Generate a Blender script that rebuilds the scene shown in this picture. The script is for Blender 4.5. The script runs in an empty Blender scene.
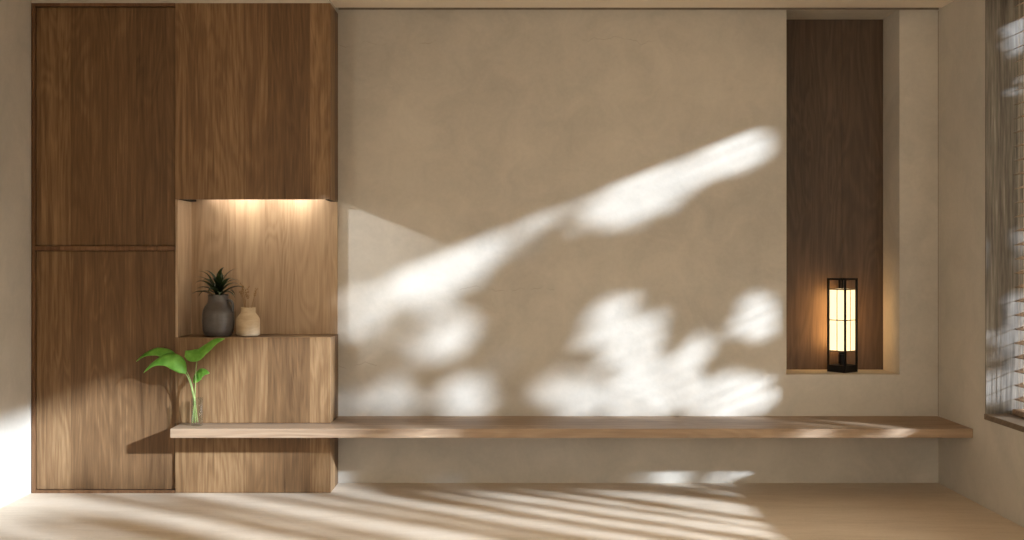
import bpy, bmesh, math, random
from mathutils import Vector, Matrix, noise as mnoise
C = bpy.context.scene.collection
R = math.radians
D = 6.5            # camera distance from the back wall
CAMZ = 1.3195
XR, XL = 2.523, -2.722

# ------------------------------------------------------------ materials
def srgb(r, g, b):
    f = lambda c: (c/255/12.92) if c/255 <= .04045 else ((c/255+.055)/1.055)**2.4
    return (f(r), f(g), f(b), 1)

class NT:
    def __init__(s, name, rough=.6, spec=.5):
        s.m = bpy.data.materials.new(name); s.m.use_nodes = True
        s.t = s.m.node_tree; s.b = s.t.nodes['Principled BSDF']
        s.b.inputs['Roughness'].default_value = rough
        s.b.inputs['Specular IOR Level'].default_value = spec
    def n(s, typ, **kw):
        nd = s.t.nodes.new(typ)
        for k, v in kw.items(): setattr(nd, k, v)
        return nd
    def l(s, a, b): s.t.links.new(a, b)
    def math(s, op, a, b=None, c=None):
        nd = s.n('ShaderNodeMath', operation=op)
        for i, v in enumerate((a, b, c)):
            if v is None: continue
            if isinstance(v, (int, float)): nd.inputs[i].default_value = v
            else: s.l(v, nd.inputs[i])
        return nd.outputs[0]
    def coord(s, scale=(1, 1, 1), loc=(0, 0, 0)):
        tc = s.n('ShaderNodeTexCoord'); mp = s.n('ShaderNodeMapping')
        mp.inputs['Scale'].default_value = scale; mp.inputs['Location'].default_value = loc
        s.l(tc.outputs['Object'], mp.inputs[0]); return mp.outputs[0]
    def noise(s, vec, scale, detail=4, rough=.5, dist=0):
        nd = s.n('ShaderNodeTexNoise'); s.l(vec, nd.inputs['Vector'])
        nd.inputs['Scale'].default_value = scale; nd.inputs['Detail'].default_value = detail
        nd.inputs['Roughness'].default_value = rough; nd.inputs['Distortion'].default_value = dist
        return nd.outputs['Fac']
    def ramp(s, fac, stops):
        nd = s.n('ShaderNodeValToRGB'); e = nd.color_ramp.elements
        while len(e) < len(stops): e.new(.5)
        for i, (p, c) in enumerate(stops): e[i].position = p; e[i].color = c if len(c) == 4 else (*c, 1)
        s.l(fac, nd.inputs[0]); return nd.outputs[0]
    def mix(s, fac, a, b, mode='MIX'):
        nd = s.n('ShaderNodeMix', data_type='RGBA', blend_type=mode)
        for i, v in ((0, fac), (6, a), (7, b)):
            if isinstance(v, (int, float)): nd.inputs[i].default_value = v
            elif isinstance(v, tuple): nd.inputs[i].default_value = v if len(v) == 4 else (*v, 1)
            else: s.l(v, nd.inputs[i])
        return nd.outputs[2]
    def bump(s, h, strength, dist=.01):
        nd = s.n('ShaderNodeBump'); nd.inputs['Strength'].default_value = strength
        nd.inputs['Distance'].default_value = dist; s.l(h, nd.inputs['Height'])
        s.l(nd.outputs[0], s.b.inputs['Normal'])
    def col(s, c):
        if isinstance(c, tuple): s.b.inputs['Base Color'].default_value = c if len(c) == 4 else (*c, 1)
        else: s.l(c, s.b.inputs['Base Color'])

def wood(name, c_dark, c_mid, c_light, plank=.16, seed=0., grain='z', rough=.5, spec=.3, tint=.3, contrast=1., ring=.11):
    m = NT(name, rough, spec)
    tc = m.n('ShaderNodeTexCoord'); sp = m.n('ShaderNodeSeparateXYZ'); m.l(tc.outputs['Object'], sp.inputs[0])
    x, y, z = sp.outputs
    if grain == 'x': x, z = z, x
    across = m.math('ADD', x, m.math('MULTIPLY', y, .9))
    # irregular board widths: warp the across coordinate before flooring
    warp = m.math('MULTIPLY', m.math('SINE', m.math('MULTIPLY_ADD', across, 9.0, seed)), .28)
    cell = m.math('FLOOR', m.math('ADD', m.math('DIVIDE', across, plank), warp))
    wn = m.n('ShaderNodeTexWhiteNoise', noise_dimensions='1D'); m.l(m.math('ADD', cell, seed*7.13+.5), wn.inputs['W'])
    rnd = wn.outputs['Value']
    cb = m.n('ShaderNodeCombineXYZ')
    m.l(across, cb.inputs[0]); m.l(m.math('MULTIPLY', rnd, 7.0), cb.inputs[1]); m.l(m.math('MULTIPLY_ADD', rnd, 5.0, z), cb.inputs[2])
    def mp(sc):
        nd = m.n('ShaderNodeMapping'); nd.inputs['Scale'].default_value = sc; m.l(cb.outputs[0], nd.inputs[0]); return nd.outputs[0]
    fine = m.noise(mp((110, 1, 4.5)), 1, 5, .62)
    mid = m.noise(mp((26, 1, 1.3)), 1, 4, .55, .6)
    cat = m.noise(mp((5.0, 1, .75)), 1, 2.5, .5, .9)
    rings = m.math('MULTIPLY_ADD', m.math('SINE', m.math('MULTIPLY', cat, 75.0)), .5, .5)
    v = m.math('ADD', m.math('MULTIPLY', fine, .38), m.math('MULTIPLY', mid, .42))
    v = m.math('ADD', v, m.math('MULTIPLY', rings, ring))
    v = m.math('ADD', v, m.math('MULTIPLY', m.math('SUBTRACT', rnd, .5), tint))
    v = m.math('MULTIPLY_ADD', m.math('SUBTRACT', v, .46), contrast, .5)
    m.col(m.ramp(v, [(.22, c_dark), (.5, c_mid), (.8, c_light)]))
    m.bump(fine, .12, .003)
    return m.m

def plaster(name, c, var=.10, crack=False, warm=(1.01, 1, .985), bump=.25, streak=None):
    m = NT(name, .85, .2)
    v = m.coord()
    big = m.noise(v, 1.1, 3, .55, .4); med = m.noise(v, 4.5, 5, .6, .8); fin = m.noise(v, 38, 4, .6)
    f = m.math('ADD', m.math('MULTIPLY', big, .5), m.math('ADD', m.math('MULTIPLY', med, .36), m.math('MULTIPLY', fin, .14)))
    lo = tuple(x*(1-var) for x in c[:3]); hi = tuple(min(1, x*(1+var)*w) for x, w in zip(c[:3], warm))
    col = m.ramp(f, [(.36, lo), (.64, hi)])
    if crack:
        tc = m.n('ShaderNodeTexCoord'); sp = m.n('ShaderNodeSeparateXYZ'); m.l(tc.outputs['Object'], sp.inputs[0])
        x, y, z = sp.outputs
        wob = m.noise(m.coord((1, 0, 0)), 5.5, 5, .6)
        wob2 = m.noise(m.coord((1, 0, 0), (7, 0, 0)), 3.5, 6, .65)
        for z0, amp, x0, x1, w, k in ((2.60, .16, -1.03, -.45, .0035, wob), (2.62, .22, .42, .85, .003, wob2), (.70, .16, -1.03, -.80, .004, wob), (1.15, .18, -.35, .25, .0035, wob2)):
            dz = m.math('ABSOLUTE', m.math('SUBTRACT', m.math('SUBTRACT', z, z0), m.math('MULTIPLY', m.math('SUBTRACT', k, .5), amp)))
            line = m.math('SUBTRACT', 1.0, m.math('DIVIDE', dz, w)); line.node.use_clamp = True
            mask = m.math('MULTIPLY', m.math('GREATER_THAN', x, x0), m.math('LESS_THAN', x, x1))
            gap = m.ramp(m.noise(v, 9, 2), [(.42, (0, 0, 0)), (.55, (1, 1, 1))])
            fac = m.math('MULTIPLY', m.math('MULTIPLY', line, mask), m.math('MULTIPLY', gap, .38))
            col = m.mix(fac, col, (c[0]*.45, c[1]*.40, c[2]*.34, 1))
    m.col(col)
    m.bump(m.math('ADD', m.math('MULTIPLY', med, .7), m.math('MULTIPLY', fin, .3)), bump, .006)
    return m.m

def plain(name, c, rough=.6, spec=.4, metal=0, var=.12, scale=20):
    m = NT(name, rough, spec); m.b.inputs['Metallic'].default_value = metal
    f = m.noise(m.coord(), scale, 3)
    m.col(m.ramp(f, [(.3, tuple(x*(1-var) for x in c[:3])), (.7, tuple(min(1, x*(1+var)) for x in c[:3]))]))
    return m.m

WALL = (.46, .425, .37)
M = {}
M['wall'] = plaster('wall plaster', WALL, .14, crack=True)
M['wall_side'] = plaster('side wall plaster', WALL, .11)
M['ceiling'] = plaster('ceiling plaster', (.78, .69, .57), .03)
M['painted_shade'] = plain('dark painted shade', (.20, .165, .125), .9, .1)  # dark tone for the painted shade strips
M['veneer'] = wood('walnut veneer', (.055, .027, .011), (.165, .092, .041), (.38, .24, .12), .20, 1.3, contrast=.95, ring=.06, tint=.17)
M['veneer_tall'] = wood('walnut veneer door', (.055, .027, .011), (.158, .088, .040), (.37, .235, .118), .24, 4.1, contrast=.95, ring=.06, tint=.17)
M['veneer_frame'] = wood('walnut frame', (.09, .042, .018), (.16, .082, .038), (.24, .13, .065), .5, 2.2)
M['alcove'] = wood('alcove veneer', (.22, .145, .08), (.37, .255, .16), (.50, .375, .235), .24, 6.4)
M['shelf'] = wood('oak bench board', (.155, .10, .06), (.29, .20, .128), (.42, .305, .20), .30, 3.7, grain='x', tint=.15)
M['niche'] = wood('dark niche veneer', (.036, .022, .014), (.075, .047, .030), (.13, .084, .054), .40, 8.8, tint=.1)
M['sill'] = wood('sill wood', (.05, .036, .023), (.10, .072, .047), (.17, .125, .085), .4, 5.5, grain='x')
M['slat'] = wood('blind slat wood', (.13, .085, .055), (.23, .155, .105), (.33, .24, .17), .9, 2.9, grain='x')
M['jamb'] = wood('whitewashed jamb boards', (.06, .05, .04), (.17, .15, .125), (.40, .37, .32), .9, 9.1, tint=.05, contrast=1.7, ring=0)
M['black'] = plain('black metal', (.007, .006, .006), .55, .15)
M['cord'] = plain('cord', (.35, .28, .2), .8)
M['stone'] = plain('terrace stone', (.42, .36, .29), .9, .2, scale=3)

def floor_mat():
    m = NT('pale troweled floor', .55, .25)
    a = m.noise(m.coord((.8, 3.0, 1)), 1.6, 5, .6, .5); b = m.noise(m.coord((2, 12, 1)), 3, 4, .6); c = m.noise(m.coord(), 60, 2)
    f = m.math('ADD', m.math('MULTIPLY', a, .55), m.math('ADD', m.math('MULTIPLY', b, .3), m.math('MULTIPLY', c, .15)))
    m.col(m.ramp(f, [(.35, (.55, .45, .34)), (.5, (.64, .535, .41)), (.66, (.70, .60, .48))]))
    m.bump(f, .1, .003); return m.m
M['floor'] = floor_mat()

def vase_mat(name, c1, c2, rough):
    m = NT(name, rough, .5)
    f = m.noise(m.coord((1, 1, 3)), 9, 5, .6, .3)
    m.col(m.ramp(f, [(.35, c1), (.65, c2)])); m.bump(f, .15, .004); return m.m
M['dark_vase'] = vase_mat('dark glazed stoneware', (.058, .050, .046), (.092, .08, .074), .28)
M['cream_vase'] = vase_mat('cream clay', (.42, .31, .19), (.55, .43, .28), .6)

def leaf_mat(name, c1, c2, trans=.25, rough=.45):
    m = NT(name, rough, .4)
    f = m.noise(m.coord(), 25, 3)
    m.col(m.ramp(f, [(.35, c1), (.7, c2)]))
    t = m.n('ShaderNodeBsdfTranslucent'); t.inputs[0].default_value = (*[min(1, x*1.4) for x in c2], 1)
    mx = m.n('ShaderNodeMixShader'); mx.inputs[0].default_value = trans
    out = m.t.nodes['Material Output']
    m.l(m.b.outputs[0], mx.inputs[1]); m.l(t.outputs[0], mx.inputs[2]); m.l(mx.outputs[0], out.inputs[0])
    return m.m
M['green_leaf'] = leaf_mat('fresh green leaf', (.12, .33, .04), (.27, .56, .10), .32)
M['green_stem'] = leaf_mat('green stem', (.20, .29, .08), (.29, .37, .12), .05)
M['dark_leaf'] = leaf_mat('dark strap leaf', (.008, .014, .006), (.035, .055, .018), .05, .35)
M['tree_leaf'] = leaf_mat('tree leaf', (.04, .08, .02), (.08, .14, .03), .0, .7)
M['straw'] = plain('dried grass', (.26, .155, .065), .9)
M['bark'] = plain('bark', (.09, .06, .04), .95, .1)

def glass_mat():
    m = NT('clear glass', .03, .5)
    f = m.noise(m.coord(), 12, 1); tr = m.n('ShaderNodeBsdfTransparent'); gl_ = m.n('ShaderNodeBsdfGlossy')
    m.l(m.ramp(f, [(.3, (.96, .98, .965)), (.7, (.98, .99, .985))]), tr.inputs[0]); gl_.inputs['Roughness'].default_value = .04
    lw = m.n('ShaderNodeLayerWeight'); lw.inputs[0].default_value = .12
    mx = m.n('ShaderNodeMixShader'); m.l(lw.outputs['Facing'], mx.inputs[0]); m.l(tr.outputs[0], mx.inputs[1]); m.l(gl_.outputs[0], mx.inputs[2])
    m.l(mx.outputs[0], m.t.nodes['Material Output'].inputs[0])
    return m.m
M['glass'] = glass_mat()

def emit(name, c, s, paper=False):
    m = NT(name, .8, .1); m.b.inputs['Emission Strength'].default_value = s
    if paper:
        f = m.noise(m.coord((1, 1, .3)), 60, 4)
        e = m.ramp(f, [(.3, tuple(x*.93 for x in c)), (.7, c)]); m.l(e, m.b.inputs['Emission Color'])
    else: m.b.inputs['Emission Color'].default_value = (*c, 1)
    m.b.inputs['Base Color'].default_value = (.6, .55, .45, 1)
    return m.m
M['paper'] = emit('lit paper shade', (.95, .74, .40), 1.6, True)
M['led'] = emit('led diffuser', (1.0, .93, .82), 13)
M['led_spot'] = emit('downlight diffuser', (1.0, .93, .82), 190)
M['lattice'] = plain('brown lattice', (.16, .10, .05), .7)

# ------------------------------------------------------------ mesh helpers
def box(bm, x0, x1, y0, y1, z0, z1, bev=0, mat=None):
    r = bmesh.ops.create_cube(bm, size=1)
    vs = r['verts']
    for v in vs:
        v.co = Vector((x0+(v.co.x+.5)*(x1-x0), y0+(v.co.y+.5)*(y1-y0), z0+(v.co.z+.5)*(z1-z0)))
    if bev:
        es = list({e for v in vs for e in v.link_edges})
        r = bmesh.ops.bevel(bm, geom=es, offset=bev, segments=2, affect='EDGES', profile=.6)
        vs = r['verts']
    if mat:
        for v in vs: v.co = mat @ v.co
    return bm
def B(*a, **k): return box(bmesh.new(), *a, **k)
def boxes(lst, bev=0):
    bm = bmesh.new()
    for b in lst: box(bm, *b, bev=bev)
    return bm
def wloc(o):
    v = Vector(o.location)
    while o.parent: o = o.parent; v += o.location
    return v
def obj(name, bm, mat, parent=None, smooth=False, local=False):
    me = bpy.data.meshes.new(name)
    if parent is not None and not local:
        off = wloc(parent)
        for v in bm.verts: v.co -= off
    bmesh.ops.recalc_face_normals(bm, faces=bm.faces) if len(bm.faces) else None
    bm.to_mesh(me); bm.free()
    if smooth:
        for p in me.polygons: p.use_smooth = True
    me.materials.append(mat)
    o = bpy.data.objects.new(name, me); C.objects.link(o)
    if parent is not None: o.parent = parent
    return o
def thing(name, label, cat, loc=(0, 0, 0), rz=0, group=None):
    o = bpy.data.objects.new(name, None); C.objects.link(o)
    o.location = loc; o.rotation_euler = (0, 0, rz); o['label'] = label; o['category'] = cat
    o.empty_display_size = .05
    if group: o['group'] = group
    return o
def tag(o, label, cat, group=None, kind=None):
    if label: o['label'] = label
    if cat: o['category'] = cat
    if group: o['group'] = group
    if kind: o['kind'] = kind
    return o
def struct(name, bm, mat, label=None, cat=None):
    o = obj(name, bm, mat); o['kind'] = 'structure'
    if label: o['label'] = label
    if cat: o['category'] = cat
    return o
def lathe(bm, prof, n=40, c=(0, 0, 0), squash=None):
    rings = []
    for r, z in prof:
        if r < 1e-5: rings.append([bm.verts.new((c[0], c[1], c[2]+z))])
        else: rings.append([bm.verts.new((c[0]+r*math.cos(2*math.pi*i/n), c[1]+r*math.sin(2*math.pi*i/n), c[2]+z)) for i in range(n)])
    for a, b in zip(rings, rings[1:]):
        for i in range(n):
            j = (i+1) % n
            if len(a) == 1 and len(b) == 1: continue
            if len(a) == 1: bm.faces.new((a[0], b[j], b[i]))
            elif len(b) == 1: bm.faces.new((a[i], a[j], b[0]))
            else: bm.faces.new((a[i], a[j], b[j], b[i]))
    return bm
def tube(bm, pts, rad, n=8):
    pts = [Vector(p) for p in pts]; rings = []
    for i, p in enumerate(pts):
        t = (pts[min(i+1, len(pts)-1)]-pts[max(i-1, 0)]).normalized()
        a = t.cross(Vector((0, 1, 0)) if abs(t.y) < .9 else Vector((1, 0, 0))).normalized(); b = t.cross(a)
        r = rad[i] if isinstance(rad, (list, tuple)) else rad
        rings.append([bm.verts.new(p+(a*math.cos(2*math.pi*k/n)+b*math.sin(2*math.pi*k/n))*r) for k in range(n)])
    for a, b in zip(rings, rings[1:]):
        for i in range(n): bm.faces.new((a[i], a[(i+1) % n], b[(i+1) % n], b[i]))
    bm.faces.new(rings[0]); bm.faces.new(rings[-1][::-1])
    return bm
def bez(p, n=10):
    p = [Vector(q) for q in p]; out = []
    for i in range(n+1):
        t = i/n; q = p[:]
        while len(q) > 1: q = [q[k].lerp(q[k+1], t) for k in range(len(q)-1)]
        out.append(q[0])
    return out

# ------------------------------------------------------------ camera
cam = bpy.data.cameras.new('camera'); co = bpy.data.objects.new('camera', cam); C.objects.link(co)
co.location = (0, -D, CAMZ); co.rotation_euler = (R(90), 0, 0)
cam.sensor_width = 36; cam.lens = 169*D/1024*36; cam.shift_y = -10/1024; cam.clip_start = .05
bpy.context.scene.camera = co

# ------------------------------------------------------------ room shell
UXR = -1.026
YF = -7.6       # how far the room reaches behind the camera
NX0, NX1, NZ = 1.624, 2.293, .642     # lamp niche
NYB = .285
struct('floor', B(XL-.3, XR+.02, YF, .45, -.12, 0), M['floor'])
struct('wall_back', boxes([(XL-.3, NX0, 0, .36, 0, 2.9), (NX0, NX1, 0, .36, 0, NZ), (NX1, XR+.35, 0, .36, 0, 2.9),
                           (NX0, NX1, NYB+.015, .36, NZ, 2.9), (NX0, NX1, 0, .36, 2.806, 2.9)]), M['wall'])
struct('ceiling', boxes([(XL, XR, YF, -.055, 2.80, 2.86)]), M['ceiling'])
struct('ceiling_shade_strip', boxes([(UXR, XR-.0005, -.006, -.0002, 2.800, 2.83)]), M['painted_shade'])  # dark strip that paints the shade of the ceiling gap
struct('corner_shade_strip', boxes([(XR-.0025, XR-.0002, -.0025, -.0002, .397, 2.793)]), M['painted_shade'])  # crease shade of the back right corner, painted as a thin strip
struct('roof', boxes([(XL-.3, 3.20, YF-.2, .6, 2.90, 3.05), (XR+.001, 3.20, YF-.2, .6, 2.80, 2.90)]), M['ceiling'])
# left wall with an unseen opening added for the cool patch and fill
LY0, LY1 = -6.3, -4.40
struct('wall_left', boxes([(XL-.10, XL, LY1, .0, 0, 2.9), (XL-.10, XL, YF, LY0, 0, 2.9), (XL-.10, XL, LY0, LY1, 2.385, 2.9), (XL-.10, XL, LY0, LY1, 0, .3)]), M['wall_side'])
FX0, FX1 = 1.1, 2.1      # unseen opening added behind the viewer for fill light
struct('wall_front', boxes([(XL-.1, FX0, YF-.12, YF, 0, 2.9), (FX1, XR+.2, YF-.12, YF, 0, 2.9), (FX0, FX1, YF-.12, YF, 2.35, 2.9)]), M['wall_side'])
# right wall with the long window
WY0, WY1, WZ, WX = -5.4, -.64, .47, XR+.235
struct('wall_right', boxes([(XR, WX, WY1, 0, 0, 2.9), (XR, WX, WY0, WY1, 0, WZ), (XR, WX, YF, WY0, 0, 2.9)]), M['wall_side'])
struct('ground', B(XR+.02, 14, -12, 6, -.2, -.02), M['stone'])
win = bpy.data.objects.new('window_1', None); C.objects.link(win); win.location = (XR, WY1, WZ); win['kind'] = 'structure'
obj('window_sill', B(XR-.006, WX, WY0, WY1, WZ, .5, bev=.003), M['sill'], win)
obj('window_jamb', B(XR+.001, WX, WY1-.012, WY1, .5, 2.80), M['jamb'], win)

# ------------------------------------------------------------ cabinets
CY = -.286; T0, T1 = XL+.004, -1.906
ZT = 2.773
struct('trim_1', B(XL, -1.035, CY+.001, -.055, ZT, 2.80), M['wall_side'])
tall = thing('tall_cabinet', 'tall walnut cabinet with two inset doors against the left wall', 'cabinet', ((T0+T1)/2, CY/2, 0))
obj('frame', boxes([(T0, T0+.018, CY, -.002, 0, ZT), (T0+.018, T1-.001, CY, CY+.05, ZT-.018, ZT), (T0+.018, T1-.001, CY, CY+.05, 0, .017),
                    (T0+.018, T1-.001, CY+.001, CY+.05, 1.373, 1.398), (T0+.018, T1-.001, -.02, -.002, 0, ZT),
                    (T1-.012, T1-.001, CY+.036, -.002, 0, ZT)]), M['veneer_frame'], tall)
dr = obj('door', B(T0+.021, T1-.003, CY+.016, CY+.034, .020, 1.370, bev=.0015), M['veneer_tall'], tall)
dr2 = obj('door', B(T0+.021, T1-.003, CY+.016, CY+.034, 1.401, ZT-.021, bev=.0015), M['veneer_tall'], tall)
UX1 = -1.027; UZ = 1.663
up = thing('wall_cabinet', 'walnut upper cabinet hanging above the lit alcove, up to the ceiling', 'cabinet', ((T1+UX1)/2, CY/2, UZ))
obj('front_panel', B(T1+.001, UX1, CY, CY+.02, UZ, ZT, bev=.0015), M['veneer'], up)
obj('carcass', boxes([(T1+.001, UX1-.013, CY+.02, -.002, UZ+.03, ZT-.001)]), M['veneer_frame'], up)
obj('gap_shade_block', boxes([(T1+.014, T1+.042, CY+.022, -.014, UZ+.001, UZ+.03)]), M['black'], up)  # black block painting the shade of the recess under the cabinet
obj('side_panel', B(UX1-.012, UX1-.0002, CY+.0205, -.0155, UZ, ZT-.001), M['veneer'], up)
obj('gap_shade_block', boxes([(UX1-.045, UX1-.013, CY+.10, -.014, UZ+.001, UZ+.03)]), M['black'], up)  # same painted recess shade at the right end
obj('light_strip', B(-1.78, -1.12, -.065, -.045, UZ+.022, UZ+.0295), M['led'], up)
for dx, dm in ((-1.57, 'led_spot'), (-1.27, 'led_spot')):
    bm = bmesh.new(); lathe(bm, [(0, 0), (.018, 0), (.018, .008), (0, .008)], 20, (dx, -.135, UZ+.0215)); obj('downlight', bm, M[dm], up)
BZ = .882
base = thing('base_cabinet', 'low walnut base cabinet with the bench running across its front', 'cabinet', ((T1+UX1)/2, CY/2, 0))
obj('front_panel', boxes([(T1+.001, UX1, CY, CY+.02, .398, BZ-.0), (T1+.001, UX1, CY, CY+.02, 0.002, .345)], bev=.0015), M['veneer'], base)
obj('carcass', boxes([(T1+.001, UX1-.001, CY+.02, -.001, .0, BZ-.002)]), M['veneer'], base)
alc = thing('alcove_lining', 'pale walnut lining of the lit open alcove between the cabinets', 'panel', (-1.45, -.02, BZ))
obj('back_panel', B(T1+.001, UX1-.004, -.014, -.001, BZ-.001, UZ+.029), M['alcove'], alc)
obj('side_panel', B(T1+.001, T1+.014, CY+.004, -.015, BZ+.0005, UZ-.001), M['alcove'], alc)

# ------------------------------------------------------------ floating bench shelf
def prism(poly, z0, z1):
    bm = bmesh.new(); lo = [bm.verts.new((x, y, z0)) for x, y in poly]; hi = [bm.verts.new((x, y, z1)) for x, y in poly]
    bm.faces.new(lo[::-1]); bm.faces.new(hi); n = len(poly)
    for i in range(n): bm.faces.new((lo[i], lo[(i+1) % n], hi[(i+1) % n], hi[i]))
    return bm
SY = -.491; SZ0, SZ = .346, .396
bs = prism([(-1.871, SY), (XR-.001, SY), (XR-.001, -.001), (UX1+.001, -.001), (UX1+.001, CY-.001), (-1.871, CY-.001)], SZ0, SZ)
bmesh.ops.bevel(bs, geom=[e for e in bs.edges], offset=.002, segments=2, affect='EDGES')
tag(obj('floating_bench', bs, M['shelf']), 'long floating oak bench running along the wall above the floor', 'bench')

# ------------------------------------------------------------ niche panel
pn = thing('niche_panel', 'dark wood veneer panel at the back of the tall lamp niche', 'panel', ((NX0+NX1)/2, NYB, NZ))
seam = NX0+(NX1-NX0)*.62
obj('board', B(NX0+.001, seam-.0008, NYB, NYB+.014, NZ+.001, 2.805), M['niche'], pn)
obj('board', B(seam+.0008, NX1-.001, NYB, NYB+.014, NZ+.001, 2.805), M['niche'], pn)

# ------------------------------------------------------------ lantern
W = .129; TH = R(50.8)
lN = Vector(((845-512)/167.0, .07))
a_ = Vector((-W*math.cos(TH), W*math.sin(TH))); b_ = Vector((W*math.sin(TH), W*math.cos(TH)))
lc = lN+(a_+b_)/2
rz = math.atan2(b_.y, b_.x)
lan = thing('lantern', 'black square frame lantern with glowing paper shade in the wall niche', 'lamp', (lc.x, lc.y, NZ+.0005), rz)
h = W/2; H = .567; p = .0105
def L(name, bl, mat, par=lan, bev=0): return obj(name, boxes(bl, bev), mat, par, local=True)
L('base', [(-h, h, -h, h, 0, .042)], M['black'], bev=.0015)
L('top_frame', [(-h, h, -h, -h+p, H-p, H), (-h, h, h-p, h, H-p, H), (-h, -h+p, -h+p, h-p, H-p, H), (h-p, h, -h+p, h-p, H-p, H), (-h+p, h-p, -.004, .004, H-p, H-.002)], M['black'])
for sx in (-1, 1):
    for sy in (-1, 1):
        x0 = -h if sx < 0 else h-p; y0 = -h if sy < 0 else h-p
        L('post', [(x0, x0+p, y0, y0+p, .042, H-p)], M['black'])
s = .0535; z0, z1 = .125, .502
shade = L('lamp_shade', [(-s, s, -s, s, z0, z1)], M['paper'])
lat = []
q = .0042; t = .002
for sg in (-1, 1):
    for zz in (z0-.002, (z0+z1)/2-.002, z1-.006):
        lat.append((-s-t, s+t, sg*s-(t if sg < 0 else 0), sg*s+(t if sg > 0 else 0), zz, zz+.0075 if zz != (z0+z1)/2-.002 else zz+.005))
        lat.append((sg*s-(t if sg < 0 else 0), sg*s+(t if sg > 0 else 0), -s, s, zz, zz+.0075 if zz != (z0+z1)/2-.002 else zz+.005))
    for xx in (-s-t, -.0015, s-.001):
        lat.append((xx, xx+q, sg*s-(t if sg < 0 else 0), sg*s+(t if sg > 0 else 0), z0, z1))
        lat.append((sg*s-(t if sg < 0 else 0), sg*s+(t if sg > 0 else 0), xx, xx+q, z0, z1))
obj('lattice', boxes(lat), M['lattice'], shade, local=True)
bm = bmesh.new(); lathe(bm, [(0, .042), (.016, .042), (.016, .105), (.022, .107), (.022, .1245), (0, .1245)], 20)
obj('lamp_holder', bm, M['black'], lan, local=True)
bm = bmesh.new(); lathe(bm, [(0, z1+.001), (.007, z1+.001), (.007, H-p), (0, H-p)], 14)
obj('hanger_rod', bm, M['black'], lan, local=True)

for nm, (lx, ly), ax, en in (('glow_boost', (0, s+.004), 0, 3.0), ('glow_boost', (s+.004, 0), 1, 1.3)):  # added lights behind the shade, boosting its glow on the niche panel
    lb = bpy.data.lights.new(nm, 'AREA'); lbo = bpy.data.objects.new(nm, lb); C.objects.link(lbo); lbo.parent = lan
    lb.shape = 'RECTANGLE'; lb.size = .09; lb.size_y = .35; lb.energy = en; lb.color = (1.0, .58, .24)
    lbo.location = (lx, ly, .31); lbo.rotation_euler = (R(90), 0, R(180)) if ax == 0 else (R(90), 0, R(90))
# ------------------------------------------------------------ vases in the alcove
VP_ = 173.3
vx = (219-512)/VP_
vy = -.175
va = thing('dark_vase', 'dark grey bulbous stoneware vase with handle, in the alcove left of the cream vase', 'vase', (vx, vy, BZ+.001))
prof = [(0, 0), (.066, 0), (.078, .006), (.088, .035), (.0915, .08), (.0905, .125), (.086, .150), (.076, .170), (.064, .185), (.0585, .200), (.0575, .232), (.0595, .238),
        (.0545, .238), (.053, .225), (.052, .19), (.06, .17), (.05, .165), (0, .165)]
bm = bmesh.new(); lathe(bm, prof, 48); obj('body', bm, M['dark_vase'], va, True, local=True)
bm = bmesh.new(); tube(bm, bez([(.054, -.012, .205), (.098, -.03, .212), (.092, -.03, .165), (.084, -.02, .135)], 10), .0085, 10)
obj('handle', bm, M['dark_vase'], va, True, local=True)
cxx = (248.3-512)/VP_
vb = thing('cream_vase', 'small cream clay vase standing right of the dark vase', 'vase', (cxx, -.165, BZ+.001))
prof = [(0, 0), (.055, 0), (.064, .005), (.0675, .02), (.0675, .085), (.065, .10), (.055, .117), (.045, .128), (.0415, .135), (.0415, .158), (.043, .163), (.037, .163), (.036, .135), (.03, .128), (0, .128)]
bm = bmesh.new(); lathe(bm, prof, 44); obj('body', bm, M['cream_vase'], vb, True, local=True)

def strap(bm, base, az, el, length, width):
    """a pointed arching leaf leaving its base at elevation el"""
    d = lambda e: Vector((math.cos(az)*math.cos(e), math.sin(az)*math.cos(e), math.sin(e)))
    b0 = Vector(base); P = bez([b0, b0+d(el+.45)*length*.45, b0+d(el+.30)*length*.85, b0+d(el-.12)*length], 9)
    side = Vector((-math.sin(az), math.cos(az), 0)); prev = None
    for k, p in enumerate(P):
        t = k/9; w = width*(.3+.9*math.sin(math.pi*min(1, t**.8)))*(1-t**4)+.0004
        c = bm.verts.new(p-Vector((0, 0, w*.4))); l = bm.verts.new(p+side*w); r = bm.verts.new(p-side*w)
        if prev: bm.faces.new((prev[0], prev[1], l, c)); bm.faces.new((prev[2], prev[0], c, r))
        prev = (c, l, r)
rd = random.Random(5)
pl = thing('strap_leaf_plant', 'dark green strap-leaved plant growing out of the dark vase', 'plant', (vx, vy, BZ+.225))
k = 0
for ring, (n, ln, e0, e1) in enumerate(((10, .165, .05, .35), (9, .185, .5, .85), (7, .19, .95, 1.3))):
    for i in range(n):
        bm = bmesh.new()
        strap(bm, (rd.uniform(-.015, .015), rd.uniform(-.015, .015), .006), 2*math.pi*i/n+ring*.5+rd.uniform(-.25, .25), rd.uniform(e0, e1), ln*rd.uniform(.8, 1.05), .012)
        obj('leaf', bm, M['dark_leaf'], pl, True, local=True)
gr = thing('dried_grass', 'bunch of thin dried grass stalks standing in the cream vase', 'dried grass', (cxx, -.165, BZ+.13))
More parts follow.
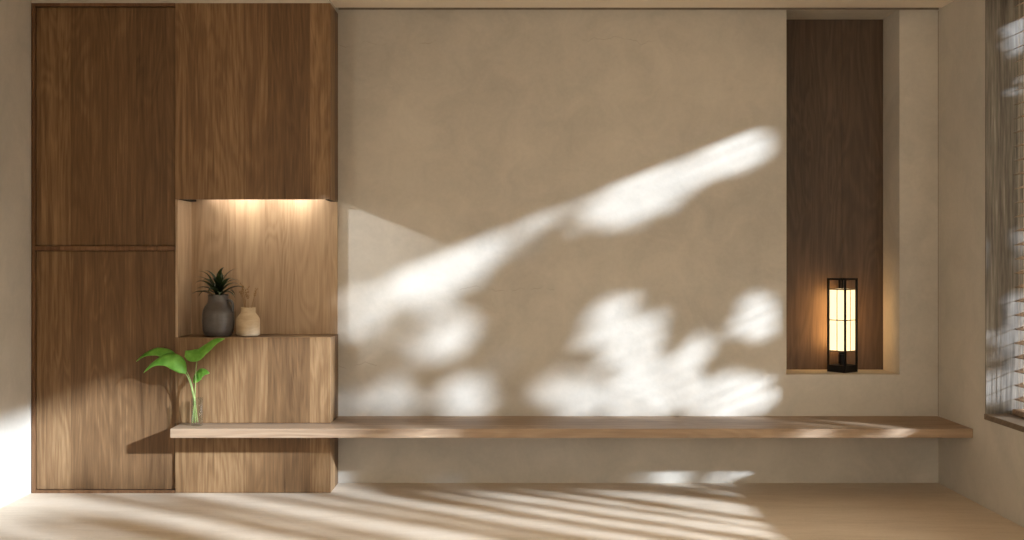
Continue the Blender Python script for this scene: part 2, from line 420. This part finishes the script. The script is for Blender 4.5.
for i in range(11):
    bm = bmesh.new(); az = rd.uniform(0, 6.28); ln = rd.uniform(.02, .075); hh = rd.uniform(.09, .17)
    e = Vector((math.cos(az)*ln, math.sin(az)*ln*.6, hh)); b0 = Vector((math.cos(az)*.015, math.sin(az)*.015, 0))
    pts = bez([b0, b0.lerp(e, .5)+Vector((0, 0, .03)), e], 7); tube(bm, pts, .0009, 5)
    for j in range(6):
        q0 = pts[-1-j//2]; an = rd.uniform(0, 6.28)
        tube(bm, [q0, q0+Vector((math.cos(an)*.006, math.sin(an)*.006, .006)), q0+Vector((math.cos(an)*.008, math.sin(an)*.008, .013))], [.0008, .0022, .0004], 5)
    obj('stalk', bm, M['straw'], gr, True, local=True)

# ------------------------------------------------------------ glass with green stems on the bench
GY = -.37; GS = 1098.5/(D+GY)
def gp(px, py, dy=0): return Vector(((px-512)/GS, GY+dy, CAMZ-(py-260)/GS))
gx = (197-512)/GS
gl = thing('glass_vase', 'small clear cylindrical glass vase at the left end of the bench', 'vase', (gx, GY, SZ+.0005))
bm = bmesh.new(); lathe(bm, [(0, 0), (.030, 0), (.032, .003), (.032, .155), (.0305, .155), (.0302, .010), (0, .009)], 40)
obj('glass_body', bm, M['glass'], gl, True, local=True)
gpl = thing('leafy_cutting', 'bright green broad-leaved cuttings standing in the small glass vase', 'plant', (gx, GY, SZ+.014))
def stem(pts, r=.0036):
    bm = bmesh.new(); P = bez(pts, 16); tube(bm, P, [r*(1-.35*i/16) for i in range(17)], 8); obj('stem', bm, M['green_stem'], gpl, True)
def leaf(mid, width, side, curl=.25, heart=.25):
    """broad leaf along a bezier midrib; side = direction the blade spreads"""
    bm = bmesh.new(); P = bez(mid, 16); side = Vector(side).normalized(); rows = []; m_ = 5
    for i, pnt in enumerate(P):
        t = i/16; w = width*(math.sin(math.pi*min(1, t**.72))**.75)*(1-.25*t)+.0008
        tg = (P[min(i+1, 16)]-P[max(i-1, 0)]).normalized(); sd = (side-tg*side.dot(tg)).normalized(); up_ = tg.cross(sd)
        if up_.z < 0: up_ = -up_
        row = []
        for j in range(-m_, m_+1):
            f = j/m_; back = -tg*heart*width*abs(f)*(1-t)**2
            row.append(bm.verts.new(pnt+sd*w*f+back+up_*(curl*w*(-abs(f)**1.6)+.0015*math.sin(t*22+abs(f)*3))))
        rows.append(row)
    for a, b in zip(rows, rows[1:]):
        for j in range(2*m_): bm.faces.new((a[j], a[j+1], b[j+1], b[j]))
    o = obj('leaf', bm, M['green_leaf'], gpl, True)
    sub = o.modifiers.new('thickness', 'SOLIDIFY'); sub.thickness = .0006
    return o
z00 = lambda px, dy: gp(px, 422.5, dy)
stem([z00(194, .006), gp(194, 400, .005), gp(193.5, 375, -.01), gp(184, 369, -.02), gp(179, 367, -.03)])
stem([z00(195.5, -.006), gp(195, 400, -.01), gp(195, 372, 0), gp(180, 365, .02), gp(172, 356, .03)])
stem([z00(193, -.012), gp(194, 400, 0), gp(197, 388, .0), gp(194, 372, 0), gp(197.5, 359, -.0)])
stem([z00(197, .01), gp(196, 405, 0), gp(193, 392, 0), gp(195, 385, .01), gp(195.5, 378, .01)], .0028)
leaf([gp(186.5, 371, -.03), gp(180, 353, -.04), gp(160, 351, -.04), gp(146.5, 372, -.05)], .056, (.25, .7, .75), .45)
leaf([gp(174, 357, .03), gp(162, 349, .03), gp(148, 347, .02), gp(136, 361.5, 0)], .036, (.2, .75, .65), .35)
leaf([gp(187, 351, -.02), gp(199, 363, -.03), gp(208, 338, -.03), gp(226, 338.5, -.02)], .047, (.2, .55, .8), .3, .1)
leaf([gp(193.5, 382, .01), gp(197, 372, .02), gp(202, 371, .0), gp(210, 373, -.01)], .034, (-.4, .5, .8), .3)

# ------------------------------------------------------------ venetian blind in the window
bl = thing('venetian_blind', 'wooden venetian blind with thin horizontal slats hanging in the right-hand window', 'blind', (2.71, WY1-.03, .5))
BY0, BY1 = WY0+.03, WY1-.028
obj('bottom_rail', B(2.655, 2.735, BY0, BY1, .5005, .530, bev=.006), M['slat'], bl)
obj('head_rail', B(2.665, 2.745, BY0, BY1, 2.755, 2.798, bev=.003), M['slat'], bl)
zs = .585
sl = None
while zs < 2.74:
    if sl is None:
        sb = B(2.666, 2.711, BY0, BY1, zs, zs+.003, bev=.001)
        for v in sb.verts: v.co.z += (v.co.x-2.6885)*.37
        sl = obj('slat', sb, M['slat'], bl); zb = zs
    else:
        c = sl.copy(); C.objects.link(c); c.parent = bl; c.location = (0, rd.uniform(-.004, .004), zs-zb)
    zs += .0745
for yy in (BY1-.06, BY1-1.2, BY1-2.4, BY1-3.6, BY0+.06):
    bm = bmesh.new()
    for xx in (2.6645, 2.7125): tube(bm, [(xx, yy, .53), (xx, yy, 2.755)], .0011, 6)
    tube(bm, [(2.6885, yy, .53), (2.6885, yy, 2.755)], .0014, 6)
    obj('ladder_cord', bm, M['cord'], bl)

# ------------------------------------------------------------ garden trees outside that dapple the sun
SD = Vector((-1.44, 1.0, -.576)).normalized()
rt = random.Random(11)
# openings in the foliage, as (x, y, radius along, radius across, tilt, chance a leaf still grows there)
HOLES = [(440, 274, 74, 30, -22, .0), (530, 232, 38, 24, -20, .1), (642, 196, 66, 34, -22, 0), (737, 152, 50, 26, -22, 0), (582, 214, 34, 21, -20, .2), (490, 250, 30, 20, -20, .25), (690, 174, 30, 20, -20, .25),
         (360, 313, 34, 32, -20, .05), (441, 334, 46, 34, -10, .02), (397, 397, 32, 24, 0, .05), (465, 398, 36, 30, 0, 0),
         (625, 332, 52, 46, 0, .02), (757, 316, 34, 32, 0, 0), (570, 397, 40, 36, 0, .06), (648, 392, 64, 38, -20, 0), (728, 398, 60, 34, -12, 0), (692, 358, 46, 28, -30, .10),
         (510, 350, 30, 24, 0, .3), (353, 400, 26, 30, 0, .15), (600, 240, 40, 25, -20, .8),
         (668, 482, 20, 15, -15, 0), (702, 482, 17, 14, -15, 0), (728, 482, 15, 14, -15, 0), (752, 479, 16, 14, -15, 0), (455, 486, 26, 12, -10, .2), (540, 486, 30, 11, -10, .3), (600, 484, 22, 12, 0, .2),
         (695, 458, 62, 16, -24, 0), (765, 452, 42, 17, -24, 0), (640, 458, 30, 10, -24, .1), (775, 440, 26, 16, -24, 0),
         (812, 410, 30, 62, 0, 0), (809, 308, 20, 26, 0, .1), (812, 118, 26, 24, -20, 0), (806, 165, 18, 14, -20, .2), (806, 232, 14, 14, 0, .3)]
WIDE = []
for _ in range(80):      # loose crown to the left: many big gaps
    WIDE.append((rt.uniform(-560, 325), rt.uniform(330, 640), rt.uniform(45, 100), rt.uniform(16, 30), rt.uniform(-28, -18), 0))
for _ in range(55):
    WIDE.append((rt.uniform(250, 790), rt.uniform(468, 640), rt.uniform(30, 62), rt.uniform(14, 24), rt.uniform(-28, -16), 0))
WIDE += [(-90, 470, 110, 75, -20, 0), (40, 450, 80, 40, -22, 0), (150, 440, 70, 30, -22, 0), (40, 520, 90, 30, -22, 0), (170, 500, 80, 28, -22, 0), (240, 400, 50, 24, -22, 0)]
def open_at(u, w):
    X = 1.44*u; Z = w+.4*X
    px = 512+169*X; py = 483-169*Z
    if py > 503:
        return mnoise.noise(Vector((px*.030, py*.005, 3.3)))+.35*mnoise.noise(Vector((px*.09, py*.012, 8.3))) < .32 or (-140 < px < -5 and py < 565)
    if 150 < px < 345 and py < 352 and rt.random() < .6: return False
    for cx, cy, a, b, tl, pr in (HOLES if px > 345 and py < 505 else HOLES+WIDE):
        dx, dy = px-cx, py-cy; c, s_ = math.cos(R(tl)), math.sin(R(tl))
        k = .93 if px > 345 and px < 795 else 1
        e = ((dx*c+dy*s_)/a/k)**2+((-dx*s_+dy*c)/b/k)**2
        if e < 1 and rt.random() >= (pr*.7+.07*e*e*e if k < 1 else pr): return True
    return False
def tree(name, label, y0, y1, trunks, count, size):
    root = thing(name, label, 'tree', (4.4, (y0+y1)/2, -.02))
    bm = bmesh.new()
    tries = 0; made = 0
    while made < count and tries < count*30:
        tries += 1
        x = rt.uniform(3.7, 5.1); y = rt.uniform(y0, y1); z = rt.uniform(.65, 3.75)
        u = y+x/1.44; w = z-.4*x
        if w < -1.35 or w > 1.75 or open_at(u, w): continue
        ln = size*rt.uniform(.8, 1.3); wd = ln*.33
        m4 = Matrix.Translation((x, y, z)) @ Matrix.Rotation(rt.uniform(0, 6.28), 4, 'Z') @ Matrix.Rotation(rt.uniform(-.6, 1.5), 4, 'Y') @ Matrix.Rotation(rt.uniform(-1.5, 1.5), 4, 'X')
        vs = [bm.verts.new(m4 @ Vector(q)) for q in ((-ln/2, 0, 0), (-ln*.15, wd, .006), (ln*.25, wd*.75, .004), (ln/2, 0, -.012), (ln*.25, -wd*.75, .004), (-ln*.15, -wd, .006))]
        bm.faces.new(vs); made += 1
    obj('foliage', bm, M['tree_leaf'], root)
    bm = bmesh.new()
    for (tx, ty) in trunks:
        tube(bm, [(tx, ty, -.02), (tx+.03, ty+.02, .6), (tx-.02, ty, 1.2)], [.05, .042, .035], 10)
        for b in range(7):
            az = b*.9; e = Vector((tx+math.cos(az)*.35, ty+math.sin(az)*.6, 1.2+.22*b))
            tube(bm, bez([(tx-.02, ty, .95+.06*b), (tx+math.cos(az)*.08, ty+math.sin(az)*.1, 1.2+.15*b), e], 5), [.015, .013, .011, .009, .007, .004], 6)
    obj('trunk', bm, M['bark'], root)
tree('garden_tree', 'leafy garden tree outside the window nearest the bench', -3.95, -1.2, [(4.6, -2.4)], 9500, .115)
tree('garden_tree', 'looser garden tree outside the window nearer the viewer', -7.6, -4.15, [(4.6, -5.4)], 5500, .125)

# ------------------------------------------------------------ light
w = bpy.data.worlds.new('world'); bpy.context.scene.world = w; w.use_nodes = True
bg = w.node_tree.nodes['Background']; bg.inputs[0].default_value = (1.0, .88, .715, 1); bg.inputs[1].default_value = 7.2
sun = bpy.data.lights.new('sun', 'SUN'); so = bpy.data.objects.new('sun', sun); C.objects.link(so)
sun.energy = 11; sun.angle = R(1.45); sun.color = (.82, .95, 1.12)
so.rotation_euler = SD.to_track_quat('-Z', 'Y').to_euler(); so.location = (6, -6, 5)
# added cool spot for the pale wall patch, shining in by the left opening
sp = bpy.data.lights.new('cool_patch_spot', 'SPOT'); spo = bpy.data.objects.new('cool_patch_spot', sp); C.objects.link(spo)
spo.location = (-3.36, -6.0, 2.60); tgt = Vector((-1.0, 0, 1.35))
spo.rotation_euler = (tgt-spo.location).to_track_quat('-Z', 'Y').to_euler()
sp.energy = 800; sp.spot_size = R(13); sp.spot_blend = 1; sp.shadow_soft_size = .003; sp.color = (.85, .93, 1.0)

sc = bpy.context.scene
sc.view_settings.view_transform = 'Standard'; sc.view_settings.look = 'None'
sc.view_settings.gamma = 1; sc.view_settings.use_curve_mapping = False; sc.view_settings.exposure = 0
sc.cycles.use_denoising = True
sc.cycles.max_bounces = 8; sc.cycles.diffuse_bounces = 5
sc.cycles.sample_clamp_indirect = 6
